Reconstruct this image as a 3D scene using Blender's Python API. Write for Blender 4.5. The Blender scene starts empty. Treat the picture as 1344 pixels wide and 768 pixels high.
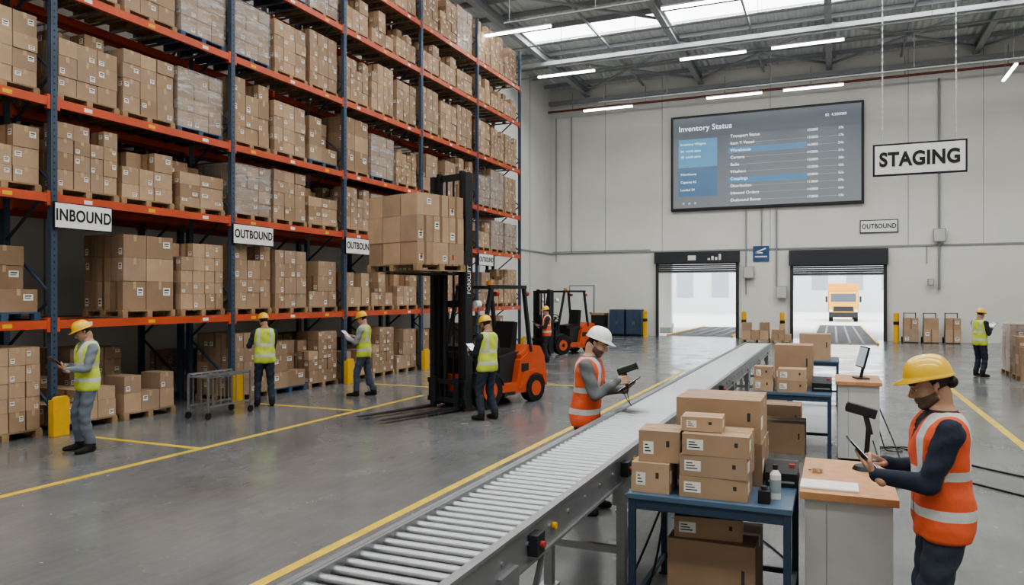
import bpy, bmesh, math, random
import numpy as np
from mathutils import Vector, Matrix
random.seed(7)
D2R = math.pi/180
scene = bpy.context.scene
COL = scene.collection

# ---------------------------------------------------------------- materials
def lin(c):
    return tuple((x/12.92 if x <= .04045 else ((x+.055)/1.055)**2.4) for x in c)
def rgb(r, g, b): return lin((r/255, g/255, b/255))
def mat(name, col, rough=.6, metal=0, noise=0, nscale=8, bump=0, bscale=30, emis=None, es=1, spec=None, coat=0):
    m = bpy.data.materials.new(name); m.use_nodes = True
    nt = m.node_tree; b = nt.nodes['Principled BSDF']
    b.inputs['Base Color'].default_value = (*col, 1)
    b.inputs['Roughness'].default_value = rough
    b.inputs['Metallic'].default_value = metal
    if spec is not None: b.inputs['Specular IOR Level'].default_value = spec
    if coat: b.inputs['Coat Weight'].default_value = coat
    tc = nt.nodes.new('ShaderNodeTexCoord')
    if noise:
        n = nt.nodes.new('ShaderNodeTexNoise'); n.inputs['Scale'].default_value = nscale
        n.inputs['Detail'].default_value = 4
        nt.links.new(tc.outputs['Object'], n.inputs['Vector'])
        r = nt.nodes.new('ShaderNodeValToRGB')
        r.color_ramp.elements[0].position = .3; r.color_ramp.elements[1].position = .7
        r.color_ramp.elements[0].color = (*[c*(1-noise) for c in col], 1)
        r.color_ramp.elements[1].color = (*[min(1, c*(1+noise)) for c in col], 1)
        nt.links.new(n.outputs['Fac'], r.inputs['Fac'])
        nt.links.new(r.outputs['Color'], b.inputs['Base Color'])
    if bump:
        n2 = nt.nodes.new('ShaderNodeTexNoise'); n2.inputs['Scale'].default_value = bscale
        n2.inputs['Detail'].default_value = 3
        nt.links.new(tc.outputs['Object'], n2.inputs['Vector'])
        bp = nt.nodes.new('ShaderNodeBump'); bp.inputs['Strength'].default_value = bump
        bp.inputs['Distance'].default_value = .02
        nt.links.new(n2.outputs['Fac'], bp.inputs['Height'])
        nt.links.new(bp.outputs['Normal'], b.inputs['Normal'])
    if emis is not None:
        b.inputs['Emission Color'].default_value = (*emis, 1)
        b.inputs['Emission Strength'].default_value = es
    return m

CARD = [mat('cardboard_%d' % i, c, .8, noise=.10, nscale=3, bump=.05) for i, c in enumerate([
    rgb(162, 136, 110), rgb(176, 149, 122), rgb(147, 122, 98), rgb(158, 134, 112)])]
LABEL = mat('label_white', rgb(222, 220, 214), .6)
PRINT = mat('label_print', rgb(60, 60, 60), .7)
TAPE = mat('packing_tape', rgb(178, 154, 122), .3)
TAPED = mat('packing_tape_dark', rgb(130, 104, 78), .35)
REDL = mat('red_print', rgb(170, 60, 50), .6)
WOOD = mat('pallet_wood', rgb(150, 126, 96), .85, noise=.25, nscale=6, bump=.2)
WOODD = mat('pallet_blue', rgb(62, 82, 110), .7, noise=.2)
ORANGE = mat('rack_orange', rgb(186, 80, 48), .45, noise=.12, nscale=2)
RBLUE = mat('rack_blue_steel', rgb(60, 74, 92), .45, noise=.15, nscale=3)
YEL = mat('safety_yellow', rgb(216, 168, 44), .45, noise=.08)
YLINE = mat('floor_line_yellow', rgb(206, 176, 66), .5, noise=.18, nscale=5)
STEEL = mat('galvanised_steel', rgb(170, 173, 176), .35, metal=.85, noise=.1, nscale=10)
ALU = mat('conveyor_aluminium', rgb(145, 147, 149), .38, metal=.6, noise=.06, nscale=6)
ROLL = mat('roller_steel', rgb(160, 162, 164), .32, metal=.9)
BLACK = mat('black_plastic', rgb(28, 29, 31), .45)
RUBBER = mat('black_rubber', rgb(24, 24, 25), .8, bump=.1, bscale=50)
DARKM = mat('dark_painted_steel', rgb(38, 40, 44), .45, noise=.1)
FORKO = mat('forklift_orange', rgb(196, 86, 46), .35, noise=.05, coat=.3)
WHITE = mat('white_board', rgb(222, 222, 218), .5)
INK = mat('black_ink', rgb(22, 22, 24), .6)
DESKW = mat('desk_grey_white', rgb(186, 186, 182), .55, noise=.04)
DWOOD = mat('desk_wood_top', rgb(188, 138, 96), .45, noise=.12, nscale=14)
TBLUE = mat('table_blue', rgb(76, 98, 120), .45, noise=.06)
TBLUED = mat('table_blue_frame', rgb(46, 62, 82), .45)
REDP = mat('red_pipe', rgb(110, 52, 46), .5)
GREYP = mat('grey_conduit', rgb(140, 142, 142), .5)
CEILB = mat('roof_steel', rgb(150, 153, 156), .55, noise=.05)
WALLM = mat('wall_paint', rgb(213, 213, 207), .8, noise=.035, nscale=.6)
DOORM = mat('door_paint', rgb(215, 216, 214), .5)
SCRW = mat('screen_white', rgb(225, 228, 230), .4, emis=(.85, .9, .93), es=.85)
TABSC = mat('tablet_screen', (.4, .5, .6), .2, emis=(.75, .85, 1.0), es=1.0)
MONSC = mat('monitor_screen', (.2, .25, .3), .2, emis=(.55, .65, .75), es=.5)
TUBE = mat('led_tube', (1, 1, 1), .4, emis=(1, .98, .95), es=20)
FOL = mat('foliage', rgb(120, 135, 105), .9)
BEDP = mat('dock_bed_plate', rgb(190, 190, 186), .5)

# floor
def floor_mat():
    m = bpy.data.materials.new('polished_concrete'); m.use_nodes = True
    nt = m.node_tree; b = nt.nodes['Principled BSDF']; L = nt.links.new
    tc = nt.nodes.new('ShaderNodeTexCoord')
    n = nt.nodes.new('ShaderNodeTexNoise'); n.inputs['Scale'].default_value = .45; n.inputs['Detail'].default_value = 10
    n.inputs['Roughness'].default_value = .66
    L(tc.outputs['Object'], n.inputs['Vector'])
    r = nt.nodes.new('ShaderNodeValToRGB')
    r.color_ramp.elements[0].position = .3; r.color_ramp.elements[0].color = (*rgb(96, 98, 99), 1)
    r.color_ramp.elements[1].position = .72; r.color_ramp.elements[1].color = (*rgb(124, 126, 126), 1)
    L(n.outputs['Fac'], r.inputs['Fac'])
    # fine wear streaks along the aisle
    mp = nt.nodes.new('ShaderNodeMapping'); mp.inputs['Scale'].default_value = (6, .8, 1); mp.inputs['Rotation'].default_value = (0, 0, .12)
    L(tc.outputs['Object'], mp.inputs['Vector'])
    n4 = nt.nodes.new('ShaderNodeTexNoise'); n4.inputs['Scale'].default_value = 1.6; n4.inputs['Detail'].default_value = 9; n4.inputs['Roughness'].default_value = .75
    L(mp.outputs['Vector'], n4.inputs['Vector'])
    m4 = nt.nodes.new('ShaderNodeMapRange'); m4.inputs['From Min'].default_value = .35; m4.inputs['From Max'].default_value = .65
    m4.inputs['To Min'].default_value = .90; m4.inputs['To Max'].default_value = 1.08
    L(n4.outputs['Fac'], m4.inputs['Value'])
    mul = nt.nodes.new('ShaderNodeVectorMath'); mul.operation = 'SCALE'
    L(r.outputs['Color'], mul.inputs[0]); L(m4.outputs['Result'], mul.inputs['Scale']); L(mul.outputs[0], b.inputs['Base Color'])
    n3 = nt.nodes.new('ShaderNodeTexNoise'); n3.inputs['Scale'].default_value = 1.4; n3.inputs['Detail'].default_value = 7
    L(tc.outputs['Object'], n3.inputs['Vector'])
    mr = nt.nodes.new('ShaderNodeMapRange'); mr.inputs['From Min'].default_value = .3; mr.inputs['From Max'].default_value = .7
    mr.inputs['To Min'].default_value = .12; mr.inputs['To Max'].default_value = .30
    L(n3.outputs['Fac'], mr.inputs['Value']); L(mr.outputs['Result'], b.inputs['Roughness'])
    b.inputs['Specular IOR Level'].default_value = .6
    return m
FLOORM = floor_mat()

def roof_mat():
    m = mat('corrugated_roof', rgb(205, 207, 207), .6)
    nt = m.node_tree; b = nt.nodes['Principled BSDF']; L = nt.links.new
    tc = nt.nodes.new('ShaderNodeTexCoord')
    w = nt.nodes.new('ShaderNodeTexWave'); w.bands_direction = 'X'; w.inputs['Scale'].default_value = 1.1
    L(tc.outputs['Object'], w.inputs['Vector'])
    bp = nt.nodes.new('ShaderNodeBump'); bp.inputs['Strength'].default_value = .8; bp.inputs['Distance'].default_value = .08
    L(w.outputs['Fac'], bp.inputs['Height']); L(bp.outputs['Normal'], b.inputs['Normal'])
    return m
ROOFM = roof_mat()

def wrap_mat():
    m = bpy.data.materials.new('shrink_wrap'); m.use_nodes = True
    nt = m.node_tree; b = nt.nodes['Principled BSDF']; L = nt.links.new
    out = nt.nodes['Material Output']
    b.inputs['Base Color'].default_value = (.56, .57, .58, 1); b.inputs['Roughness'].default_value = .2
    t = nt.nodes.new('ShaderNodeBsdfTransparent')
    mx = nt.nodes.new('ShaderNodeMixShader')
    tc = nt.nodes.new('ShaderNodeTexCoord')
    mp = nt.nodes.new('ShaderNodeMapping'); mp.inputs['Scale'].default_value = (1, 1, 4.5); mp.inputs['Rotation'].default_value = (.25, .2, 0)
    L(tc.outputs['Object'], mp.inputs['Vector'])
    n = nt.nodes.new('ShaderNodeTexNoise'); n.inputs['Scale'].default_value = 2.2; n.inputs['Detail'].default_value = 3
    n.inputs['Distortion'].default_value = .8
    L(mp.outputs['Vector'], n.inputs['Vector'])
    mr = nt.nodes.new('ShaderNodeMapRange'); mr.inputs['From Min'].default_value = .38; mr.inputs['From Max'].default_value = .72
    mr.inputs['To Min'].default_value = .10; mr.inputs['To Max'].default_value = .55
    L(n.outputs['Fac'], mr.inputs['Value']); L(mr.outputs['Result'], mx.inputs['Fac'])
    bp = nt.nodes.new('ShaderNodeBump'); bp.inputs['Strength'].default_value = .5; bp.inputs['Distance'].default_value = .02
    L(n.outputs['Fac'], bp.inputs['Height']); L(bp.outputs['Normal'], b.inputs['Normal'])
    L(t.outputs[0], mx.inputs[1]); L(b.outputs[0], mx.inputs[2]); L(mx.outputs[0], out.inputs['Surface'])
    return m
WRAP = wrap_mat()

# ---------------------------------------------------------------- mesh builder
class MB:
    def __init__(s): s.v = []; s.f = []; s.m = []; s.sm = []; s.mats = []
    def mi(s, m):
        if m not in s.mats: s.mats.append(m)
        return s.mats.index(m)
    def add(s, vs, fs, m, M=None, smooth=False):
        o = len(s.v); k = s.mi(m)
        for p in vs:
            p = Vector(p)
            if M is not None: p = M @ p
            s.v.append(tuple(p))
        for f in fs: s.f.append(tuple(i+o for i in f)); s.m.append(k); s.sm.append(smooth)
    def b2(s, x0, x1, y0, y1, z0, z1, m, M=None):
        vs = [(x0, y0, z0), (x1, y0, z0), (x1, y1, z0), (x0, y1, z0), (x0, y0, z1), (x1, y0, z1), (x1, y1, z1), (x0, y1, z1)]
        s.add(vs, [(0, 3, 2, 1), (4, 5, 6, 7), (0, 1, 5, 4), (1, 2, 6, 5), (2, 3, 7, 6), (3, 0, 4, 7)], m, M)
    def beam(s, p0, p1, w, h, m, M=None):
        p0 = Vector(p0); p1 = Vector(p1); d = p1-p0; L = d.length; d.normalize()
        up = Vector((0, 0, 1)) if abs(d.z) < .95 else Vector((1, 0, 0))
        a = d.cross(up).normalized(); b = a.cross(d)
        R = Matrix((a, d, b)).transposed().to_4x4(); R.translation = p0
        if M is not None: R = M @ R
        s.b2(-w/2, w/2, 0, L, -h/2, h/2, m, R)
    def cyl(s, p0, p1, r0, m, r1=None, seg=12, M=None, caps=True):
        r1 = r0 if r1 is None else r1
        p0 = Vector(p0); p1 = Vector(p1); d = (p1-p0).normalized()
        up = Vector((0, 0, 1)) if abs(d.z) < .95 else Vector((1, 0, 0))
        a = d.cross(up).normalized(); b = d.cross(a)
        vs = []
        for p, r in ((p0, r0), (p1, r1)):
            for i in range(seg):
                t = 2*math.pi*i/seg; vs.append(p+a*(r*math.cos(t))+b*(r*math.sin(t)))
        s.add(vs, [(i, (i+1) % seg, seg+(i+1) % seg, seg+i) for i in range(seg)], m, M, True)
        if caps:
            s.add(vs[:seg], [tuple(range(seg))[::-1]], m, M); s.add(vs[seg:], [tuple(range(seg))], m, M)
    def prism(s, pts, x0, x1, m, M=None):   # profile in (y,z), extruded along x
        n = len(pts)
        vs = [(x0, y, z) for y, z in pts]+[(x1, y, z) for y, z in pts]
        s.add(vs, [tuple(range(n)), tuple(range(n, 2*n))[::-1]]+[(i, i+n, (i+1) % n+n, (i+1) % n) for i in range(n)], m, M)
    def ell(s, c, r, m, M=None, su=14, sv=8):
        vs, fs = ellv(c, r, su, sv); s.add(vs, fs, m, M, True)
    def mesh(s, name, off=(0, 0, 0)):
        me = bpy.data.meshes.new(name)
        me.from_pydata([(a-off[0], b-off[1], c-off[2]) for a, b, c in s.v], [], s.f)
        for m in s.mats: me.materials.append(m)
        me.polygons.foreach_set('material_index', s.m); me.polygons.foreach_set('use_smooth', s.sm)
        bm = bmesh.new(); bm.from_mesh(me); bmesh.ops.recalc_face_normals(bm, faces=bm.faces); bm.to_mesh(me); bm.free()
        me.update(); return me
    def build(s, name, bevel=0, local=False, parent=None, M=None):
        off = (0, 0, 0)
        if not local:
            a = np.array(s.v); off = ((a[:, 0].min()+a[:, 0].max())/2, (a[:, 1].min()+a[:, 1].max())/2, a[:, 2].min())
        ob = bpy.data.objects.new(name, s.mesh(name, off)); COL.objects.link(ob)
        if not local: ob.location = off
        if bevel:
            b = ob.modifiers.new('bevel', 'BEVEL'); b.width = bevel; b.segments = 2; b.limit_method = 'ANGLE'
        if parent: ob.parent = parent
        if M is not None: ob.matrix_world = M
        return ob

def ellv(c, r, su=14, sv=8):
    vs = [(c[0], c[1], c[2]-r[2])]; fs = []
    for j in range(1, sv):
        ph = -math.pi/2+math.pi*j/sv
        for i in range(su):
            t = 2*math.pi*i/su
            vs.append((c[0]+r[0]*math.cos(ph)*math.cos(t), c[1]+r[1]*math.cos(ph)*math.sin(t), c[2]+r[2]*math.sin(ph)))
    vs.append((c[0], c[1], c[2]+r[2])); top = len(vs)-1
    for i in range(su):
        k = (i+1) % su
        fs.append((0, 1+k, 1+i)); fs.append((top, top-su+i, top-su+k))
        for j in range(sv-2):
            a = 1+j*su; fs.append((a+i, a+k, a+su+k, a+su+i))
    return vs, fs

def text(s, loc, size, rot, m, parent=None, align='CENTER', bold=.0, name='lettering', sx=1):
    cu = bpy.data.curves.new(name, 'FONT'); cu.body = s; cu.size = size; cu.align_x = align; cu.align_y = 'CENTER'
    cu.offset = bold*size; cu.extrude = .002
    if bold > .012: cu.space_character = 1.06
    cu.materials.append(m)
    ob = bpy.data.objects.new(name, cu); COL.objects.link(ob)
    ob.location = loc; ob.rotation_euler = rot; ob.scale = (sx, 1, 1)
    if parent:
        ob.parent = parent; ob.matrix_parent_inverse = Matrix.Translation(-parent.location)
    return ob
RW = (90*D2R, 0, 0); RR = (90*D2R, 0, 90*D2R)

# ---------------------------------------------------------------- camera
cam = bpy.data.cameras.new('camera'); co = bpy.data.objects.new('camera', cam); COL.objects.link(co)
co.location = (0, 0, 2.1); co.rotation_euler = (90*D2R, 0, 23.3*D2R)
cam.sensor_width = 36; cam.lens = 26.25; cam.shift_y = 5/1344; cam.clip_end = 400
scene.camera = co

# ---------------------------------------------------------------- room shell
XL, XR, YB, YF, ZC = -14.5, 15, 39.3, -6, 13.6
mb = MB(); mb.b2(XL-.3, XR+.3, YF-.3, YB+.3, -.2, 0, FLOORM); mb.build('floor')
mb = MB(); mb.b2(XL-.3, XL, YF, YB, 0, ZC, WALLM); mb.build('wall_left')
mb = MB(); mb.b2(XR, XR+.3, YF, YB, 0, ZC, WALLM); mb.build('wall_right')
mb = MB(); mb.b2(XL, XR, YF-.3, YF, 0, ZC, WALLM); mb.build('wall_front')
mb = MB()
D1 = (-8.5, -4.5, 3.9); D2 = (-1.86, 2.2, 3.9)
W = lambda a, b, z0, z1: mb.b2(a, b, YB, YB+.35, z0, z1, WALLM)
W(XL, D1[0], 0, ZC); W(D1[1], D2[0], 0, ZC); W(D2[1], XR, 0, ZC)
W(D1[0], D1[1], D1[2], ZC); W(D2[0], D2[1], D2[2], ZC)
mb.build('wall_back')
mb = MB()
for x in (-11.4, -8.3, -2.9, 3.2, 6.2, 9.2, 12.2): mb.b2(x-.012, x+.012, YB-.01, YB, 4.5, ZC, GREYP)
mb.b2(XL, XR, YB-.05, YB, 4.42, 4.5, GREYP)
mb.build('trim_1')
mb = MB()
for y in (10, 20, 30, 36): mb.b2(XL, XL+.012, y, y+.03, 0, ZC, GREYP)
mb.b2(XL, XL+.05, YF, YB-.06, 4.42, 4.5, GREYP)
mb.build('trim_2')
# roof: far skylight strip, nearer unseen strips added to light the hall
SK = [(-3.6, -2.0), (4.4, 6.0), (12.9, 14.5), (21.4, 23.0), (30.1, 31.7)]
mb = MB()
y = YF
for a, b in SK+[(YB+.3, YB+.3)]:
    mb.b2(XL-.3, XR+.3, y, a, ZC, ZC+.2, ROOFM); y = b
for a, b in SK:
    mb.b2(XL-.3, -12.6, a, b, ZC, ZC+.2, ROOFM); mb.b2(12.6, XR+.3, a, b, ZC, ZC+.2, ROOFM)
mb.build('ceiling')
SKY = mat('skylight_and_fill_panel', (1, 1, 1), .5, emis=(.97, .99, 1), es=6)
for i, (a, b) in enumerate(SK):
    mb = MB(); mb.b2(-12.6, 12.6, a, b, ZC+.1, ZC+.14, SKY); mb.build('skylight_and_fill_strip_%d' % (i+1))
    l = bpy.data.lights.new('skylight_and_fill_light', 'AREA'); l.shape = 'RECTANGLE'; l.size = 25; l.size_y = b-a  # area lamp added under every strip as fill for the hall
    l.energy = (950, 900, 780, 750, 1250)[i]; l.color = (1, .985, .96)
    o = bpy.data.objects.new('skylight_and_fill_light', l); COL.objects.link(o); o.location = (0, (a+b)/2, ZC+.02)
# steel
mb = MB()
y = 24.5
while y < 39:
    if not any(a-.2 < y < b+.2 for a, b in SK): mb.b2(XL, XR, y-.04, y+.04, ZC-.2, ZC-.01, CEILB)
    y += 1.7
for x in (-12.4, -6.3, -.2, 5.9, 12):
    for z0, z1, w in ((ZC-.55, ZC-.5, .13), (ZC-.5, ZC-.22, .03), (ZC-.22, ZC-.2, .13)):
        mb.b2(x-w, x+w, 10, YB, z0, z1, CEILB)
for k in range(4):
    x = -12.4+6.1*k
    mb.beam((x, 33, ZC-.35), (x+6.1, 38.8, ZC-.35), .09, .09, CEILB)
    mb.beam((x+6.1, 33, ZC-.4), (x, 38.8, ZC-.4), .09, .09, CEILB)
    mb.beam((x, 24, ZC-.35), (x+6.1, 30, ZC-.35), .09, .09, CEILB)
for x in (-9.3, -3.2, 2.9, 9): mb.b2(x-.04, x+.04, 22, YB, ZC-.3, ZC-.2, CEILB)
mb.b2(XL, XR, 38.8, 39.0, ZC-.95, ZC-.75, CEILB); mb.b2(XL, XR, 32.4, 32.6, ZC-.8, ZC-.62, CEILB)
mb.cyl((XL, 33.2, 12.55), (XR, 33.2, 12.55), .04, GREYP); mb.cyl((XL, 28.9, 12.5), (XR, 28.9, 12.5), .03, GREYP)
mb.build('roof_beams')
mb = MB()
mb.cyl((XL+.1, 38.5, 12.2), (XR-.1, 38.5, 12.2), .06, REDP)
for x in range(-13, 15, 4): mb.cyl((x, 38.5, 12.25), (x, 38.5, ZC-.5), .02, GREYP, seg=6)
mb.build('sprinkler_pipe')
# LED tubes
for yy, xs in ((34.2, (-9.8, -4.05, -.8)), (28.2, (-9.8, -4.1, -.85)), (23, (-9.7, -3.7, -.8)), (17, (-9.0, -3.7)), (10, (-3.7, 2))):
    for x in xs:
        mb = MB()
        mb.b2(x-1.2, x+1.2, yy-.06, yy+.06, 11.0, 11.05, GREYP)
        mb.b2(x-1.18, x+1.18, yy-.05, yy+.05, 10.94, 11.0, TUBE)
        for q in (-1, 1): mb.cyl((x+q, yy, 11.05), (x+q, yy, 11.27), .008, GREYP, seg=6)
        mb.build('tube_light')
    mb = MB(); mb.b2(-10.2, 9, yy-.03, yy+.03, 11.28, 11.33, GREYP)
    for x in (-10, -7, -2.5, 3, 8): mb.cyl((x, yy, 11.33), (x, yy, ZC-.6), .01, GREYP, seg=6)
    mb.build('lighting_track')
mb = MB(); mb.b2(6.35, 6.47, 33.8, 36.2, 11.0, 11.05, GREYP); mb.b2(6.36, 6.46, 33.8, 36.2, 10.94, 11, TUBE)
mb.cyl((6.4, 34.2, 11.05), (6.4, 34.2, ZC-.2), .008, GREYP, seg=6); mb.cyl((6.4, 35.8, 11.05), (6.4, 35.8, ZC-.2), .008, GREYP, seg=6)
mb.build('tube_light')

# floor markings
mb = MB()
def ln(x0, x1, y0, y1): mb.b2(x0, x1, y0, y1, 0, .003, YLINE)
ln(-3.9, -3.8, -5, 21); ln(-2.53, -2.42, -5, 9.6); ln(-8.06, -7.95, -2, 13.8); ln(2.38, 2.5, 2, 20.3)
for yy in (7.75, 11.45, 15.1): ln(-10.3, -8.06, yy-.05, yy+.05)
ln(-8.06, -5.4, 16.6, 16.7); ln(-3.8, -2.0, 21, 21.1)
mb.build('floor_marking')

# ---------------------------------------------------------------- loads
def carton(mb, x0, x1, y0, y1, z0, z1, m=None, lab=True, red=False, tape=True):
    m = m or random.choice(CARD); e = .002
    mb.b2(x0, x1, y0, y1, z0, z1, m)
    w = y1-y0; d = x1-x0; h = z1-z0
    if tape:
        yc = (y0+y1)/2; t = min(.028, w*.12)
        mb.b2(x0-e, x1+e, yc-t, yc+t, z1-e, z1+e, TAPE)
        mb.b2(x1, x1+e, yc-t, yc+t, z1-h*.28, z1, TAPE)
        mb.b2(x0+d*.5-t, x0+d*.5+t, y0-e, y0, z0, z1, m if random.random() < .5 else TAPED)
    if lab:
        lw = w*.26; lh = h*.28; yy = y0+w*(.08 if random.random() < .5 else .62); zz = z0+h*(.12 if random.random() < .6 else .5)
        if random.random() < .75:
            mb.b2(x1, x1+e, yy, yy+lw, zz, zz+lh, LABEL)
            mb.b2(x1+e, x1+e*1.5, yy+lw*.15, yy+lw*.75, zz+lh*.3, zz+lh*.42, PRINT)
            mb.b2(x1+e, x1+e*1.5, yy+lw*.15, yy+lw*.85, zz+lh*.6, zz+lh*.8, PRINT)
        if random.random() < .7:
            xx = x0+d*(.1 if random.random() < .5 else .62)
            mb.b2(xx, xx+d*.26, y0-e, y0, zz, zz+lh, LABEL)
            mb.b2(xx+d*.04, xx+d*.2, y0-e*1.5, y0-e, zz+lh*.3, zz+lh*.42, PRINT)
            mb.b2(xx+d*.04, xx+d*.22, y0-e*1.5, y0-e, zz+lh*.6, zz+lh*.8, PRINT)
    if red:
        mb.b2(x1, x1+e, y0+w*.62, y0+w*.72, z0+h*.2, z0+h*.45, REDL); mb.b2(x0+d*.2, x0+d*.32, y0-e, y0, z0+h*.2, z0+h*.45, REDL)

def pallet(mb, W, D, m=WOOD):
    for k in range(3):
        yy = -W/2+.05+(W-.1)*k/2
        mb.b2(-D/2, D/2, yy-.05, yy+.05, 0, .02, m)
        for j in range(3):
            xx = -D/2+.06+(D-.12)*j/2; mb.b2(xx-.06, xx+.06, yy-.05, yy+.05, .02, .10, m)
    n = 7
    for k in range(n):
        xx = -D/2+(k+.5)*D/n; mb.b2(xx-D/n*.4, xx+D/n*.4, -W/2, W/2, .10, .125, m)

def load_mesh(name, W, D, H, ny, nx, nz, step=0, wrap=False, blue=False, red=False, tape=True):
    mb = MB(); pallet(mb, W, D, WOODD if blue else WOOD)
    h = (H-.125)/nz; cy = (W-.04)/ny; cx = (D-.04)/nx
    base = random.choice(CARD)
    # uneven column widths and layer heights so cartons are not all the same cube
    def cuts(n, total, amt):
        w = [1+random.uniform(-amt, amt) for _ in range(n)]; s = sum(w); c = [0]
        for q in w: c.append(c[-1]+q/s*total)
        return c
    CY = cuts(ny, W-.04, .16); CZ = cuts(nz, H-.127, .20)
    for i in range(nx):
        for j in range(ny):
            top = nz-(random.randint(0, step) if step else 0)
            for k in range(max(1, top)):
                x0 = -D/2+.02+i*cx; y0 = -W/2+.02+CY[j]; y1 = -W/2+.02+CY[j+1]; g = random.uniform(.003, .011); q = random.uniform(-.012, .008)
                if 0 < i < nx-1 and 0 < j < ny-1 and k < top-1: continue
                carton(mb, x0+g+q, x0+cx-.004+q, y0+g, y1-g, .127+CZ[k], .127+CZ[k+1]-.004, m=base if random.random() < .6 else None, red=red and random.random() < .5, tape=tape)
    if wrap:
        bm = .016
        mb.b2(-D/2+.02-bm, D/2-.02+bm, -W/2+.02-bm, W/2-.02+bm, .11, H+.02, WRAP)
    return mb.mesh(name)

S, M_, T = [], [], []
for i in range(6): S.append((load_mesh('load_s%d' % i, 1.08, 1.0, random.uniform(.9, 1.12), (3, 2, 3, 4, 3, 2)[i], (3, 2, 3, 3, 2, 3)[i], (3, 3, 3, 4, 2, 4)[i], step=(1, 1, 2, 2, 1, 1)[i]), 'pallet_of_cartons'))
for i in range(6): M_.append((load_mesh('load_m%d' % i, 1.08, 1.0, random.uniform(1.08, 1.2), (3, 4, 2, 3, 4, 3)[i], 3, (4, 4, 3, 4, 5, 3)[i], step=i % 3, blue=(i == 2)), 'pallet_of_cartons'))
for i in range(6): T.append((load_mesh('load_t%d' % i, 1.08, 1.0, random.uniform(1.28, 1.42), (3, 3, 2, 4, 3, 3)[i], 3, (4, 5, 3, 5, 4, 4)[i], step=(i+1) % 3), 'pallet_of_cartons'))
SW = [(load_mesh('wrap_s%d' % i, 1.08, 1.0, h, 3, 3, 4, wrap=True, blue=(i == 1)), 'shrink_wrapped_pallet') for i, h in enumerate((1.1, 1.18))]
TW = [(load_mesh('wrap_t%d' % i, 1.08, 1.0, h, 3, 3, 4, wrap=True), 'shrink_wrapped_pallet') for i, h in enumerate((1.36, 1.42))]
LOW = [(load_mesh('load_l%d' % i, 1.08, 1.0, h, 3, 2, 2, step=1), 'pallet_of_cartons') for i, h in enumerate((.62, .75))]

def place(me, name, x, y, z, rz=0, s=1):
    o = bpy.data.objects.new(name, me); COL.objects.link(o); o.location = (x, y, z); o.rotation_euler = (0, 0, rz)
    if s != 1: o.scale = (s, s, s)
    return o

# ---------------------------------------------------------------- racks
UY = [.3+3.66*k for k in range(8)]
LV = [1.74, 3.65, 5.1, 6.84, 8.6, 9.95]
def rack(xf, xb):
    mb = MB()
    for y in UY:
        for x in (xf, xb):
            mb.b2(x-.045, x+.045, y-.05, y+.05, 0, 11.3, RBLUE)
            mb.b2(x-.08, x+.08, y-.08, y+.08, 0, .012, RBLUE)
        if xf > -11:
            z = .2
            while z < 11.2: mb.b2(xf+.045, xf+.047, y-.012, y+.012, z, z+.03, BLACK); z += .1
        z = .4; up = True
        while z < 10.9:
            a, b = (xf, xb) if up else (xb, xf)
            mb.beam((a, y, z), (b, y, z+.85), .035, .035, RBLUE); z += .85; up = not up
    for i in range(len(UY)-1):
        for z in LV:
            for x in (xf, xb):
                mb.b2(x-.03, x+.03, UY[i]+.05, UY[i+1]-.05, z-.13, z, ORANGE)
                mb.b2(x-.035, x+.035, UY[i]+.05, UY[i]+.1, z-.18, z+.04, ORANGE)
                mb.b2(x-.035, x+.035, UY[i+1]-.1, UY[i+1]-.05, z-.18, z+.04, ORANGE)
            for k in range(9):
                yy = UY[i]+.25+k*.395; mb.b2(xb+.03, xf-.03, yy-.02, yy+.02, z-.035, z-.002, STEEL)
            if xf > -11:
                for k in range(3):
                    yy = UY[i]+.5+k*1.2
                    mb.b2(xf+.03, xf+.033, yy, yy+.14, z-.10, z-.04, YEL if (k+i) % 2 else LABEL)
    return mb.build('pallet_rack')
rack(-10.85, -11.95); rack(-12.2, -13.3)
for y in UY[1:]:
    mb = MB(); mb.prism([(y-.13, 0), (y+.13, 0), (y+.13, .55), (y+.09, .6), (y-.09, .6), (y-.13, .55)], -10.70, -10.64, YEL)
    mb.b2(-10.76, -10.70, y-.13, y-.10, 0, .55, YEL); mb.b2(-10.76, -10.70, y+.10, y+.13, 0, .55, YEL)
    mb.build('rack_post_guard', .008)
rnd = random.Random(11)
lvz = [0]+LV
for i in range(1, len(UY)-1):
    for li, z in enumerate(lvz):
        pool = {0: M_+T+LOW, 1: M_+T+S, 2: S+M_+SW[:1], 3: M_+T+TW+SW, 4: T+TW+M_+SW, 5: S+SW, 6: T+SW+TW}[li]
        if li == 2: pool = S+SW[:1]+[M_[0], M_[1]]
        for k in range(3):
            if li in (0, 1) and rnd.random() < .12 and i > 1: continue
            me, nm = rnd.choice(pool)
            if li == 0 and i == 2: me, nm = (LOW+[M_[1]])[k % 3]
            if li == 0 and i == 1: me, nm = T[k+1]
            place(me, nm, -11.42+rnd.uniform(-.03, .03), UY[i]+.66+k*1.17+rnd.uniform(-.02, .02), z+.001, rnd.uniform(-.018, .018))
            if li < 4 and rnd.random() < .75:
                me, nm = rnd.choice(S+M_[:2])
                place(me, nm, -12.75, UY[i]+.66+k*1.17, z+.001)

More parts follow.
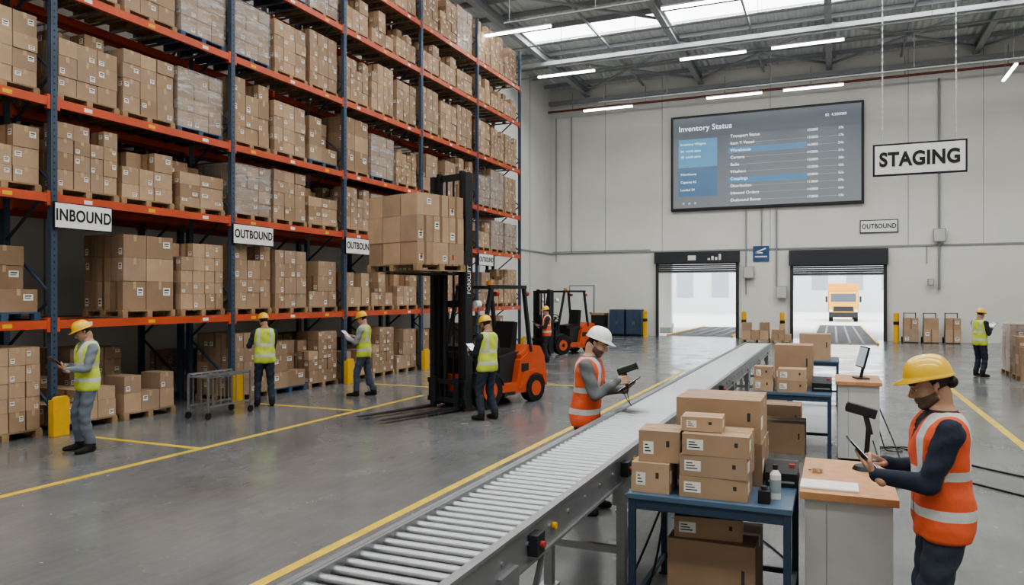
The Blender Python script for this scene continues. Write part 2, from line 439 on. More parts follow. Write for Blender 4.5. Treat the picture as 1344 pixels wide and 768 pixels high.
def sign(name, txt, y0, y1, z0, z1, x=-10.78, bold=.02, size=.25, sx=.78):
    mb = MB(); mb.b2(x, x+.03, y0, y1, z0, z1, INK); mb.b2(x+.03, x+.034, y0+.015, y1-.015, z0+.015, z1-.015, WHITE)
    o = mb.build(name)
    text(txt, (x+.037, (y0+y1)/2, (z0+z1)/2), size, RR, INK, o, bold=bold, sx=sx)
sign('inbound_sign', 'INBOUND', 7.58, 8.56, 3.13, 3.53, size=.25)
for yy in (11.22, 14.88, 22.2): sign('outbound_sign', 'OUTBOUND', yy, yy+1.14, 3.13, 3.53, size=.23)

# ---------------------------------------------------------------- staging sign etc.
mb = MB(); mb.b2(.84, 2.74, 19.28, 19.34, 4.88, 5.62, INK); mb.b2(.88, 2.70, 19.27, 19.28, 4.92, 5.58, WHITE)
st = mb.build('staging_sign')
text('STAGING', (1.79, 19.26, 5.24), .44, RW, INK, st, bold=.035, sx=.84)
mb = MB()
for x in (1.04, 2.52):
    z = 5.62; k = 0
    while z < ZC-.05:
        if k % 2: mb.b2(x-.016, x+.016, 19.305, 19.315, z, z+.09, STEEL)
        else: mb.b2(x-.005, x+.005, 19.294, 19.326, z, z+.09, STEEL)
        z += .08; k += 1
mb.build('sign_chain')
mb = MB(); mb.b2(1.15, 2.78, YB-.06, YB-.01, 5.1, 5.72, INK); mb.b2(1.19, 2.74, YB-.065, YB-.06, 5.14, 5.68, WHITE)
o = mb.build('outbound_sign'); text('OUTBOUND', (1.965, YB-.07, 5.41), .3, RW, INK, o, bold=.02, sx=.82)
mb = MB(); mb.b2(-3.72, -2.95, YB-.06, YB-.01, 3.85, 4.62, mat('sign_blue', rgb(48, 82, 120), .5))
mb.b2(-3.62, -3.05, YB-.065, YB-.06, 4.05, 4.12, WHITE)
mb.beam((-3.6, YB-.063, 4.3), (-3.1, YB-.063, 4.5), .004, .07, WHITE); mb.beam((-3.6, YB-.063, 4.3), (-3.25, YB-.063, 4.27), .004, .07, WHITE)
mb.build('dock_direction_sign')
# big screen
def screen_mat():
    m = bpy.data.materials.new('screen_panel'); m.use_nodes = True
    nt = m.node_tree; b = nt.nodes['Principled BSDF']; L = nt.links.new
    b.inputs['Roughness'].default_value = .25; b.inputs['Base Color'].default_value = (.03, .035, .04, 1)
    tc = nt.nodes.new('ShaderNodeTexCoord'); sp = nt.nodes.new('ShaderNodeSeparateXYZ'); L(tc.outputs['Generated'], sp.inputs[0])
    r = nt.nodes.new('ShaderNodeValToRGB')
    r.color_ramp.elements[0].color = (*rgb(122, 127, 130), 1); r.color_ramp.elements[1].color = (*rgb(80, 88, 95), 1)
    L(sp.outputs['Z'], r.inputs['Fac']); L(r.outputs['Color'], b.inputs['Emission Color']); b.inputs['Emission Strength'].default_value = 1.1
    return m
mb = MB(); X0, X1, Z0, Z1 = -7.8, 1.33, 6.52, 11.43; yS = YB-.2
mb.b2(X0, X1, yS, YB-.01, Z0, Z1, BLACK)
scr = mb.build('wall_display', .02)
mb = MB(); mb.b2(X0+.12, X1-.12, yS-.01, yS, Z0+.14, Z1-.12, screen_mat()); p = mb.build('panel'); p.parent = scr; p.matrix_parent_inverse = Matrix.Translation(-scr.location)
BL1 = mat('ui_blue', rgb(70, 120, 155), .3, emis=rgb(92, 142, 168), es=.9)
BL2 = mat('ui_blue_dark', rgb(60, 90, 120), .3, emis=rgb(84, 114, 138), es=.85)
BL3 = mat('ui_row', rgb(60, 100, 140), .3, emis=rgb(90, 130, 158), es=.8)
UIT = mat('ui_text_dim', (.4, .42, .45), .3, emis=(.4, .44, .48), es=.5)
mb = MB(); e = .012
mb.b2(-7.4, -5.45, yS-e, yS-.01, 8.75, 10.2, BL1); mb.b2(-7.4, -5.45, yS-e, yS-.01, 7.25, 8.7, BL2)
for z in (9.5, 8.0): mb.b2(-4.9, -1.2, yS-e, yS-.01, z-.16, z+.13, BL3)
for k in range(9): mb.b2(-4.9, .5, yS-e, yS-.01, 10.02-k*.36-.19, 10.02-k*.36-.18, UIT)
for k in range(3): mb.b2(-7.2+k*.3, -7.1+k*.3, yS-e, yS-.01, 6.85, 6.95, UIT)
p = mb.build('panel_graphics'); p.parent = scr; p.matrix_parent_inverse = Matrix.Translation(-scr.location)
text('Inventory Status', (-7.4, yS-.015, 10.75), .38, RW, SCRW, scr, 'LEFT', .015)
for t, z in (('Inventory Widgets', 9.95), ('24  north zone', 9.6), ('18  south zone', 9.3), ('Warehouse', 8.4), ('Capacity 62', 8.0), ('Loaded 24', 7.6)):
    text(t, (-7.3, yS-.015, z), .17, RW, SCRW, scr, 'LEFT', .004)
rows = ['Transport Status', 'Item Y Vessel', 'Warehouse', 'Cartons', 'Bolts', 'Washers', 'Couplings', 'Distribution', 'Inbound Orders', 'Outbound Boxes']
for k, t in enumerate(rows):
    z = 10.2-k*.36
    text(t, (-4.8, yS-.015, z), .21, RW, SCRW, scr, 'LEFT', .008)
    text('1%d2800' % ((k*3) % 10), (-1.2, yS-.015, z), .17, RW, SCRW, scr, 'LEFT', .003)
    text('%dk' % (10+k*7 % 60), (.2, yS-.015, z), .17, RW, SCRW, scr, 'LEFT', .003)
text('82  4.500080', (.1, yS-.015, 10.85), .18, RW, SCRW, scr, 'CENTER', .004)

# wall services
mb = MB()
for x, z0, z1, r in ((-4.05, 2.2, 6.5, .03), (-3.3, 4.6, 6.5, .03), (-2.6, 2.6, 6.5, .04), (4.45, 2.4, 12.1, .05), (3.95, 3.6, 4.4, .02), (-14.2, 4, 12, .03), (-13.3, 4.5, 12, .03)):
    mb.cyl((x, YB-.10, z0), (x, YB-.10, z1), r, GREYP, seg=8)
mb.cyl((XL+.1, YB-.1, 4.56), (D1[0]-.4, YB-.1, 4.56), .025, GREYP, seg=8)
mb.build('wall_conduit')
for x, z, s in ((-3.9, 3.0, .5), (-2.35, 2.0, .5), (4.45, 4.6, .5), (4.1, 2.6, .25)):
    mb = MB(); mb.b2(x-s/2, x+s/2, YB-.32, YB-.16, z, z+s*1.2, GREYP); mb.b2(x-s/2+.03, x+s/2-.03, YB-.33, YB-.32, z+.03, z+s*1.2-.03, DESKW); mb.build('electrical_box', .01)

# personnel door
mb = MB(); mb.b2(-13.45, -12.0, YB-.06, YB-.01, 0, 2.72, GREYP); mb.b2(-13.38, -12.07, YB-.09, YB-.06, .02, 2.65, DOORM)
mb.b2(-12.25, -12.13, YB-.14, YB-.09, 1.15, 1.22, BLACK); mb.b2(-13.0, -12.45, YB-.095, YB-.09, 2.0, 2.2, LABEL); mb.build('door_1')
SH = mat('shutter_dark', rgb(46, 48, 52), .5)
for n, (a, b, zo, zt) in enumerate(((-8.5, -4.5, 3.36, 4.4), (-1.86, 2.2, 3.15, 4.35))):
    mb = MB(); mb.b2(a-.15, b+.15, YB-.35, YB-.06, zo+.45, zt, SH)
    z = zo
    while z < zo+.5: mb.b2(a, b, YB-.16, YB-.1, z, z+.085, SH); z += .1
    mb.b2(a-.1, a+.04, YB-.2, YB-.01, 0, zo+.45, SH); mb.b2(b-.04, b+.1, YB-.2, YB-.01, 0, zo+.45, SH)
    mb.b2(a-.02, b+.02, YB-.18, YB-.08, zo-.05, zo, GREYP)
    if n == 0:
        mb.b2(-6.9, -6.5, YB-.37, YB-.35, 3.95, 4.2, LABEL)
        for k, h in enumerate((.1, .2, .15, .3)): mb.b2(-5.9+k*.18, -5.78+k*.18, YB-.37, YB-.35, 3.95, 3.95+h, LABEL)
    mb.build('door_%d' % (n+2))

# ---------------------------------------------------------------- outside
EXG = mat('exterior_concrete', rgb(205, 205, 202), .8, noise=.06, nscale=.4)
mb = MB(); mb.b2(-70, 70, YB+.35, 150, -.25, -.02, EXG); mb.build('exterior_ground')
EXB = mat('exterior_building_paint', rgb(200, 201, 202), .8)
EXW = mat('exterior_window', rgb(150, 156, 162), .3)
mb = MB(); mb.b2(-45, -9.5, 95, 105, -.02, 9, EXB); mb.b2(-8, 40, 110, 120, -.02, 7, EXB)
for k in range(8): mb.b2(-44+k*4.3, -42+k*4.3, 94.9, 95, 2, 5, EXW)
for k in range(10): mb.b2(-7+k*4.3, -5+k*4.3, 109.9, 110, 3, 5.5, EXW)
mb.build('exterior_building')
for x, y in ((-9.0, 43.5), (-4.3, 44), (-10.2, 50)):
    mb = MB(); mb.b2(x-.3, x+.3, y-.3, y+.3, -.02, 4.6, WALLM); mb.b2(x-.36, x+.36, y-.36, y+.36, -.02, .3, GREYP); mb.build('canopy_pillar')
mb = MB(); mb.b2(-12, 4, 40, 51, 4.6, 4.8, CEILB); mb.build('dock_canopy')
TRK = mat('truck_yellow', rgb(226, 168, 70), .4)
def truck(x, y):
    mb = MB()
    mb.prism([(y, .5), (y, 1.6), (y+.25, 2.45), (y+1.7, 2.5), (y+1.7, .5)], x-1.1, x+1.1, TRK)
    mb.b2(x-1.2, x+1.2, y+1.8, y+8, .8, 3.2, TRK)
    mb.b2(x-1.1, x+1.1, y-.12, y, .35, .75, DARKM); mb.b2(x-.75, x+.75, y-.03, y, .85, 1.25, DARKM)
    mb.prism([(y-.01, 1.65), (y+.2, 2.32), (y+.24, 2.32), (y+.03, 1.65)], x-.95, x+.95, mat('windscreen', rgb(70, 80, 90), .1))
    for s in (-1, 1):
        mb.b2(x+s*.95-.13, x+s*.95+.13, y-.14, y, .8, 1.0, LABEL); mb.b2(x+s*1.3-.08, x+s*1.3+.08, y+.1, y+.2, 1.6, 2.1, DARKM)
        for yy in (y+.9, y+6.5): mb.cyl((x+s*.8, yy, .46), (x+s*1.12, yy, .46), .48, RUBBER, seg=18)
    mb.build('truck')
truck(.75, 68)
for (x, y) in ((-26, 80), (9, 90)):
    mb = MB(); mb.cyl((x, y, 0), (x, y, 3), .2, WOOD)
    for k in range(7): mb.ell((x+random.uniform(-1.2, 1.2), y+random.uniform(-1, 1), 3.6+random.uniform(-.6, 1.6)), (1.3, 1.3, 1.1), FOL)
    mb.build('tree')
for (a, b, y0, y1) in ((-8.1, -4.8, 39.7, 52), (-.95, 1.75, 35.6, 58)):
    mb = MB()
    mb.b2(a, b, y0, y1, 0, .03, BEDP)
    for x in (a, b): mb.b2(x-.05, x+.05, y0, y1, 0, .09, YEL)
    for x in np.linspace(a, b, 6)[1:-1]: mb.b2(x-.05, x+.05, y0, y1, .03, .045, BLACK)
    y = y0+.2
    while y < y1: mb.b2(a+.06, b-.06, y-.12, y+.12, .03, .036, BLACK); mb.cyl((a+.06, y, .0), (b-.06, y, .0), .05, BLACK, seg=12); y += .62
    mb.build('dock_roller_bed')
for x, y in ((-8.95, 38.2), (-4.05, 38.2), (-2.25, 38.0), (2.62, 38.2)):
    mb = MB(); mb.cyl((x, y, 0), (x, y, 1.3), .12, YEL, seg=16); mb.ell((x, y, 1.3), (.12, .12, .06), YEL); mb.cyl((x, y, .8), (x, y, .95), .123, BLACK, seg=16); mb.build('bollard')
CB = mat('cabinet_blue', rgb(58, 74, 96), .5)
for x in (-10.55, -9.65):
    mb = MB(); mb.b2(x-.4, x+.4, 38.5, 39.2, .08, 1.4, CB); mb.b2(x-.37, x-.01, 38.48, 38.5, .12, 1.36, CB); mb.b2(x+.01, x+.37, 38.48, 38.5, .12, 1.36, CB)
    mb.b2(x-.38, x+.38, 38.55, 39.15, 0, .08, BLACK); mb.b2(x-.05, x-.03, 38.46, 38.48, .6, .8, STEEL); mb.b2(x+.03, x+.05, 38.46, 38.48, .6, .8, STEEL); mb.build('storage_cabinet', .01)
for x in (-11.55,):
    mb = MB(); mb.prism([(38.4, .1), (39.0, .1), (39.1, 1.1), (38.3, 1.1)], x-.35, x+.35, DARKM); mb.b2(x-.38, x+.38, 38.25, 39.15, 1.1, 1.2, WOOD)
    for s in (-1, 1): mb.cyl((x+s*.36, 38.9, .1), (x+s*.42, 38.9, .1), .1, RUBBER)
    mb.build('waste_bin')

def hand_truck(x, y):
    mb = MB()
    for s in (-1, 1):
        mb.cyl((x+s*.24, y+.3, .15), (x+s*.24, y+.42, 1.35), .02, DARKM, seg=8)
        mb.cyl((x+s*.28, y+.36, .13), (x+s*.34, y+.36, .13), .13, RUBBER, seg=14)
    for z in (.4, .8, 1.33): mb.cyl((x-.24, y+.32+z*.08, z), (x+.24, y+.32+z*.08, z), .015, DARKM, seg=8)
    mb.b2(x-.28, x+.28, y-.3, y+.28, .02, .05, DARKM)
    carton(mb, x-.3, x+.3, y-.3, y+.27, .05, .62); carton(mb, x-.29, x+.29, y-.28, y+.27, .62, 1.12)
    mb.build('hand_truck')
for x in (3.2, 4.0, 4.85): hand_truck(x, 38.2)
me = load_mesh('dock_load', 1.2, 1.0, .9, 3, 2, 2, step=1)
place(me, 'pallet_of_cartons', -3.3, 36.2, 0, 90*D2R); place(S[2][0], 'pallet_of_cartons', -2.2, 36.3, 0, 90*D2R, .8)
place(TW[0][0], 'shrink_wrapped_pallet', 4.75, 23.75, 0); place(T[1][0], 'pallet_of_cartons', 4.72, 22.3, 0)

# ---------------------------------------------------------------- main conveyor
mb = MB(); xa, xb, zt, y0, y1 = -1.90, -1.36, .99, .2, 18.4
for s, x in ((-1, xa), (1, xb)):
    mb.b2(x-.018, x+.018, y0, y1, zt-.17, zt+.02, ALU)
    mb.b2(min(x, x+s*.03), max(x, x+s*.03), y0, y1, zt+.005, zt+.022, ALU)
    mb.b2(min(x, x+s*.035), max(x, x+s*.035), y0, y1, zt-.175, zt-.16, ALU)
    yy = y0+.4
    while yy < y1:
        mb.cyl((x+s*.018, yy, zt-.07), (x+s*.026, yy, zt-.07), .012, STEEL, seg=8); yy += .3
yy = y0+.05
while yy < y1:
    mb.cyl((xa+.01, yy, zt-.02), (xb-.01, yy, zt-.02), .026, ROLL, seg=14); yy += .095
mb.b2(xa+.02, xb-.02, y0, y1, zt-.13, zt-.11, BLACK)
yy = 1.0
while yy < y1:
    for x in (xa, xb):
        mb.b2(x-.03, x+.03, yy-.035, yy+.035, 0, zt-.15, ALU); mb.b2(x-.06, x+.06, yy-.06, yy+.06, 0, .012, STEEL)
        mb.b2(x-.04, x+.04, yy-.1, yy+.1, zt-.33, zt-.12, ALU)
        for q in (-.06, .06): mb.cyl((x+.04, yy+q, zt-.26), (x+.05, yy+q, zt-.26), .014, STEEL, seg=8)
    mb.b2(xa, xb, yy-.02, yy+.02, .3, .35, ALU); mb.b2(xa, xb, yy-.02, yy+.02, zt-.24, zt-.2, ALU)
    mb.beam((xb, yy, .1), (xb, yy+.5, zt-.2), .025, .025, ALU)
    yy += 2.05
for yv in (3.3, 5.0, 7.4, 9.8): 
    mb.b2(xb+.02, xb+.07, yv, yv+.1, zt-.13, zt-.03, DARKM); mb.cyl((xb+.07, yv+.05, zt-.08), (xb+.09, yv+.05, zt-.08), .016, REDL)
    mb.cyl((xb+.02, yv+.35, zt-.08), (xb+.04, yv+.35, zt-.08), .018, YEL)
mb.b2(xb+.02, xb+.16, 6.0, 6.35, zt-.3, zt-.16, DARKM)
mb.build('roller_conveyor')

# ---------------------------------------------------------------- work tables
def table(x0, x1, y0, y1, z):
    mb = MB(); mb.b2(x0, x1, y0, y1, z-.035, z, TBLUE)
    for a, b in ((x0+.03, y0+.03), (x1-.03, y0+.03), (x0+.03, y1-.03), (x1-.03, y1-.03)):
        mb.b2(a-.022, a+.022, b-.022, b+.022, 0, z-.035, TBLUED); mb.b2(a-.035, a+.035, b-.035, b+.035, 0, .01, BLACK)
    for b in (y0+.03, y1-.03): mb.b2(x0+.03, x1-.03, b-.015, b+.015, z-.1, z-.035, TBLUED)
    for a in (x0+.03, x1-.03): mb.b2(a-.015, a+.015, y0+.03, y1-.03, z-.1, z-.035, TBLUED); mb.b2(a-.015, a+.015, y0+.03, y1-.03, .12, .16, TBLUED)
    mb.b2(x0+.03, x1-.03, y1-.045, y1-.015, .12, .16, TBLUED)
    return mb.build('packing_table', .004)
def box(x0, x1, y0, y1, z0, z1, name='cardboard_box', k=None, rz=0):
    mb = MB(); cx, cy = (x0+x1)/2, (y0+y1)/2; m = CARD[k] if k is not None else random.choice(CARD)
    a, b, h = (x1-x0)/2, (y1-y0)/2, z1-z0; e = .0015
    mb.b2(-a, a, -b, b, 0, h, m)
    mb.b2(-a, a, -.025, .025, h, h+e, TAPE)
    for s in (-1, 1): mb.b2(*sorted((s*a, s*(a+e))), -.025, .025, h-min(.07, h*.5), h, TAPE)
    mb.b2(-a, a, -.001, .001, h+e, h+e*1.3, PRINT)
    lw = min(.12, a*.5); lh = min(.08, h*.5)
    mb.b2(-a+.03, -a+.03+lw, -b-e, -b, h*.25, h*.25+lh, LABEL)
    for q in range(3): mb.b2(-a+.04, -a+.02+lw*(.9-q*.15), -b-e*1.4, -b-e, h*.25+lh*(.2+q*.25), h*.25+lh*(.3+q*.25), PRINT)
    mb.b2(*sorted((a+e, a)), -b+.03, -b+.03+min(.12, b*.5), h*.3, h*.3+lh, LABEL)
    mb.b2(a-.085, a-.065, -b-e, -b, h*.5, h*.7, PRINT)
    o = mb.build(name, .003, local=True); o.location = (cx, cy, z0); o.rotation_euler = (0, 0, rz)
    return o
table(-1.21, -.22, 4.65, 5.7, .85)
box(-1.19, -.95, 4.70, 4.98, .851, 1.04, k=1); box(-1.16, -.9, 4.74, 5.02, 1.042, 1.24, k=0, rz=.06)
for k in range(3): box(-.89+.01*k, -.48+.005*k, 4.70, 5.06, .851+k*.132, .981+k*.132, k=(0, 3, 0)[k], rz=(.02, -.03, .01)[k])
box(-.89, -.64, 4.78, 4.98, 1.249, 1.34, k=1, rz=.05)
box(-1.0, -.43, 5.14, 5.66, .851, 1.13, k=2); box(-.99, -.44, 5.15, 5.65, 1.132, 1.41, k=0)
box(-1.0, -.45, 4.9, 5.45, .001, .52, k=2); box(-.98, -.55, 4.95, 5.3, .522, .66, k=0, rz=.1)
mb = MB(); mb.cyl((-.33, 4.88, .851), (-.33, 4.88, 1.0), .033, WHITE, seg=20); mb.cyl((-.33, 4.88, 1.0), (-.33, 4.88, 1.03), .033, WHITE, r1=.014, seg=20)
mb.cyl((-.33, 4.88, 1.03), (-.33, 4.88, 1.06), .016, BLACK, seg=16); mb.cyl((-.33, 4.88, .89), (-.33, 4.88, .97), .0335, mat('bottle_label', rgb(150, 165, 170), .5), seg=20); mb.build('spray_bottle')
def printer(x, y, z, s=1):
    mb = MB(); mb.prism([(-.13, 0), (.13, 0), (.13, .15), (0, .17), (-.13, .1)], -.11, .11, BLACK); mb.b2(-.09, .09, -.135, -.13, .03, .045, GREYP)
    mb.b2(-.06, .06, -.125, -.128, .06, .09, DARKM); mb.b2(.05, .09, -.06, -.02, .13, .155, REDL)
    o = mb.build('label_printer', .01, local=True); o.location = (x, y, z); o.scale = (s, s, s)
printer(-.315, 5.3, .851, .9)
mb = MB(); mb.b2(-.42, -.35, 4.72, 4.8, .851, .93, BLACK); mb.cyl((-.385, 4.76, .93), (-.385, 4.76, .95), .02, DARKM); mb.build('tape_dispenser', .008)
def desk(x0, x1, y0, y1, z):
    mb = MB(); mb.b2(x0+.03, x1-.03, y0+.04, y1-.04, .04, z-.05, DESKW); mb.b2(x0+.06, x1-.06, y0+.08, y1-.08, 0, .04, BLACK)
    mb.b2(x0, x1, y0, y1, z-.045, z, DWOOD)
    mb.b2(x0+.28*(x1-x0)-.002, x0+.28*(x1-x0)+.002, y0+.035, y0+.04, .06, z-.07, GREYP)
    mb.b2(x1-.03, x1-.026, y0+.45, y0+.455, .06, z-.07, GREYP)
    mb.build('workstation_desk', .006)
desk(-.19, .35, 4.84, 5.88, .92)
mb = MB(); mb.b2(-.19, .14, 4.92, 5.14, .921, .932, WHITE); mb.b2(-.17, .12, 4.94, 5.12, .932, .934, LABEL); mb.build('paper_pad')
box(-.13, -.07, 5.38, 5.46, .921, .95, 'small_box', 1)
def scanner_stand(x, y, z):
    mb = MB(); mb.cyl((0, 0, 0), (0, 0, .025), .085, BLACK, r1=.07, seg=24); mb.cyl((0, 0, .02), (.02, 0, .3), .016, BLACK, seg=12)
    mb.beam((.03, -.0, .24), (0, 0, .37), .04, .035, DARKM)
    R = Matrix.Translation((0, 0, .36)) @ Matrix.Rotation(14*D2R, 4, 'Y')
    mb.prism([(-.035, .01), (-.02, 0), (.02, 0), (.035, .01), (.03, .065), (-.03, .065)], -.13, .06, BLACK, R)
    mb.b2(-.136, -.13, -.028, .028, .012, .055, DARKM, R)
    o = mb.build('barcode_scanner_stand', .006, local=True); o.location = (x, y, z)
scanner_stand(.2, 5.62, .922)
table(-1.0, -.02, 10.3, 11.5, .85)
box(-.75, -.26, 10.9, 11.4, .851, 1.43, k=0); box(-.98, -.73, 10.36, 10.66, .851, 1.01, k=1); box(-.97, -.74, 10.37, 10.65, 1.012, 1.17, k=0)
box(-.68, -.32, 10.36, 10.66, .851, 1.0, k=0); box(-.67, -.33, 10.37, 10.66, 1.002, 1.15, k=1)
printer(-.14, 10.7, .851, 1.1); box(-.95, -.35, 10.6, 11.2, .001, .4, k=2); box(-1.0, -.45, 12.0, 12.5, .001, .45, k=2)
desk(.02, .56, 10.35, 11.3, 1.02)
def monitor(x, y, z, rz):
    mb = MB(); mb.b2(-.12, .12, -.08, .08, 0, .015, BLACK); mb.cyl((0, 0, .015), (0, .04, .22), .02, BLACK)
    R = Matrix.Translation((0, .02, .28)) @ Matrix.Rotation(-14*D2R, 4, 'X')
    mb.b2(-.2, .2, -.012, .012, -.14, .14, BLACK, R); mb.b2(-.185, .185, -.014, -.012, -.125, .125, MONSC, R)
    o = mb.build('desktop_monitor', .004, local=True); o.location = (x, y, z); o.rotation_euler = (0, 0, rz)
monitor(.33, 10.8, 1.023, -78*D2R)
table(-.85, .1, 15.6, 16.8, .85); box(-.62, -.05, 15.75, 16.3, .851, 1.36, k=1); box(-.5, -.1, 16.35, 16.7, .851, 1.1, k=2)
def cable(pts, r=.008):
    cu = bpy.data.curves.new('cable', 'CURVE'); cu.dimensions = '3D'; cu.bevel_depth = r; cu.materials.append(BLACK)
    sp = cu.splines.new('NURBS'); sp.points.add(len(pts)-1); sp.use_endpoint_u = True; sp.order_u = 4
    for i, p in enumerate(pts): sp.points[i].co = (*p, 1)
    o = bpy.data.objects.new('power_cable', cu); COL.objects.link(o); return o
rr = random.Random(3)
def tangle(x, y, n, w, start):
    pts = [start]
    for k in range(n): pts.append((x+rr.uniform(-w, w), y+rr.uniform(-w, w), .01+.02*rr.random()))
    cable(pts)
tangle(-.75, 5.9, 12, .3, (-.4, 5.55, .9)); tangle(-1.25, 5.1, 12, .22, (-1.15, 5.68, .8)); tangle(-1.2, 4.8, 10, .22, (-1.1, 5.75, .8))
tangle(.75, 10.2, 14, .45, (.4, 10.9, 1.0)); tangle(.8, 11.5, 12, .4, (.4, 11.2, .9)); tangle(.6, 9.2, 14, .35, (.45, 10.3, .3))
cable([(.7, 10.4, .01), (1.6, 9.6, .01), (2.3, 8.6, .01), (3.2, 8.4, .01), (4.5, 7.8, .01)], .012)
cable([(.9, 11.5, .01), (2.2, 9.9, .01), (2.8, 9.5, .01), (4.9, 9.3, .01)], .012)
cable([(-1.0, 7.6, .8), (-1.15, 7.4, .3), (-1.0, 7.2, .01), (-.6, 6.9, .01), (-.3, 6.2, .01)])

# ---------------------------------------------------------------- forklift
def forklift(loc, rz, mast=4.35, raised=True):
    mb = MB()
    mb.prism([(.28, .28), (.28, .62), (.05, .72), (-.45, .42), (-.85, .42), (-.95, .85), (-1.2, .98), (-1.55, .95), (-1.72, .8), (-1.76, .4), (-1.68, .22), (-.2, .2)], -.5, .5, FORKO)
    mb.prism([(-.5, .42), (-.5, .92), (-.95, 1.0), (-1.35, 1.02), (-1.35, .6), (-.9, .42)], -.36, .36, DARKM)
    mb.prism([(-1.0, .95), (-1.25, 1.14), (-1.6, 1.1), (-1.74, .9), (-1.74, .5), (-1.0, .5)], -.47, .47, FORKO)
    mb.b2(-.35, .35, -1.768, -1.75, .45, .6, DARKM)
    mb.prism([(.25, .6), (.2, 1.15), (.05, 1.2), (.02, .55)], -.42, .42, DARKM)
    for s in (-1, 1):
        mb.cyl((s*.36, 0, .34), (s*.58, 0, .34), .34, RUBBER, seg=28); mb.cyl((s*.5, 0, .34), (s*.59, 0, .34), .19, FORKO, seg=20); mb.cyl((s*.5, 0, .34), (s*.6, 0, .34), .07, DARKM, seg=12)
        mb.cyl((s*.34, -1.4, .27), (s*.53, -1.4, .27), .27, RUBBER, seg=26); mb.cyl((s*.4, -1.4, .27), (s*.54, -1.4, .27), .15, FORKO, seg=18)
        mb.prism([(-1.75, .3), (-1.72, .62), (-1.4, .66), (-1.05, .62), (-.9, .3), (-1.05, .35), (-1.2, .54), (-1.4, .58), (-1.6, .52), (-1.7, .32)], s*.4, s*.53, FORKO)
        mb.prism([(.38, .4), (.3, .68), (0, .76), (-.34, .62), (-.42, .4), (-.3, .56), (0, .7), (.28, .6)], s*.36, s*.56, DARKM)
        mb.b2(min(s*.4, s*.55), max(s*.4, s*.55), -.75, -.42, .2, .26, DARKM)
        mb.b2(s*.501 if s > 0 else -.504, s*.504 if s > 0 else -.501, -1.2, -.98, .62, .78, DARKM)
        mb.beam((s*.46, .16, .9), (s*.44, -.18, 2.28), .06, .07, DARKM); mb.beam((s*.46, -1.3, 1.0), (s*.44, -1.12, 2.28), .06, .07, DARKM)
        mb.beam((s*.44, -.12, 2.28), (s*.44, -1.18, 2.28), .06, .07, DARKM)
        mb.cyl((s*.4, .1, 1.95), (s*.4, .22, 1.95), .07, LABEL, seg=14)
        mb.cyl((s*.4, -1.2, 2.15), (s*.4, -1.28, 2.15), .05, REDL, seg=12)
    for yy in (-.15, -.35, -.55, -.75, -.95, -1.15): mb.b2(-.44, .44, yy-.02, yy+.02, 2.26, 2.3, DARKM)
    mb.cyl((0, -.6, 2.3), (0, -.6, 2.4), .06, mat('beacon_amber', rgb(220, 130, 30), .3), seg=14)
    mb.prism([(-.45, .92), (-.45, 1.04), (-.95, 1.08), (-1.05, 1.6), (-1.17, 1.58), (-1.1, .95)], -.24, .24, BLACK)
    mb.beam((0, .08, 1.1), (0, -.15, 1.32), .05, .05, BLACK)
    a = Vector((0, -.17, 1.34)); 
    for k in range(20):
        t0, t1 = 2*math.pi*k/20, 2*math.pi*(k+1)/20
        f = lambda t: (a.x+.17*math.cos(t), a.y+.17*math.sin(t)*.75, a.z+.17*math.sin(t)*.6)
        mb.cyl(f(t0), f(t1), .014, BLACK, seg=8)
    mb.beam((-.16, -.17, 1.34), (.16, -.17, 1.34), .02, .02, BLACK)
    mb.cyl((.28, .05, 1.1), (.3, -.02, 1.3), .012, BLACK, seg=6)
    for s in (-1, 1):
        mb.b2(s*.42-.055, s*.42+.055, .36, .54, .06, mast, DARKM)
        mb.b2(s*.30-.035, s*.30+.035, .40, .50, .12, mast+.05, BLACK)
        mb.cyl((s*.21, .40, .2), (s*.21, .40, mast*.62), .05, DARKM, seg=12); mb.cyl((s*.21, .40, mast*.62), (s*.21, .40, mast-.1), .025, STEEL, seg=10)
        mb.b2(s*.09-.02, s*.09+.02, .46, .48, .5, mast-.1, BLACK)
        mb.beam((s*.4, .36, 1.0), (s*.35, .0, .7), .05, .05, DARKM)
    for z in ([.2, .95, 1.9, mast-.1, mast*.72] if mast > 3 else [.2, .95, mast-.1]): mb.b2(-.44, .44, .37, .43, z, z+.12, DARKM)
    zs = [(.06, 1.75)] + ([(2.5, 1.25)] if raised else [])
    for z, L in zs:
        for h in (.08, .42): mb.b2(-.5, .5, .53, .58, z+h, z+h+.09, DARKM)
        for s in (-1, 1):
            mb.b2(s*.44-.03, s*.44+.03, .53, .58, z+.08, z+.5, DARKM); mb.b2(s*.2-.02, s*.2+.02, .5, .56, z+.08, z+.5, DARKM)
            x = s*.30
            mb.b2(x-.06, x+.06, .58, .63, z, z+.55, DARKM)
            mb.add([(x-.06, .58, z-.02), (x+.06, .58, z-.02), (x+.06, .58+L, z-.01), (x-.06, .58+L, z-.01), (x-.06, .58, z+.03), (x+.06, .58, z+.03), (x+.06, .58+L, z+.0), (x-.06, .58+L, z+.0)],
                   [(0, 3, 2, 1), (4, 5, 6, 7), (0, 1, 5, 4), (1, 2, 6, 5), (2, 3, 7, 6), (3, 0, 4, 7)], DARKM)
    if raised:
        for k in range(5): x = -.4+k*.2; mb.b2(x-.015, x+.015, .53, .56, 2.95, 3.6, DARKM)
        mb.b2(-.45, .45, .53, .56, 3.55, 3.6, DARKM)
    o = mb.build('forklift', .012, local=True); o.location = loc; o.rotation_euler = (0, 0, rz)
    return o
FA = 162*D2R; FL = (-6.4, 12.74, 0)
fk = forklift(FL, FA)
forklift((-9.4, 25.6, 0), 150*D2R, 2.3, False)
def floc(x, y, z):
    return Matrix.Translation(FL) @ Matrix.Rotation(FA, 4, 'Z') @ Vector((x, y, z))
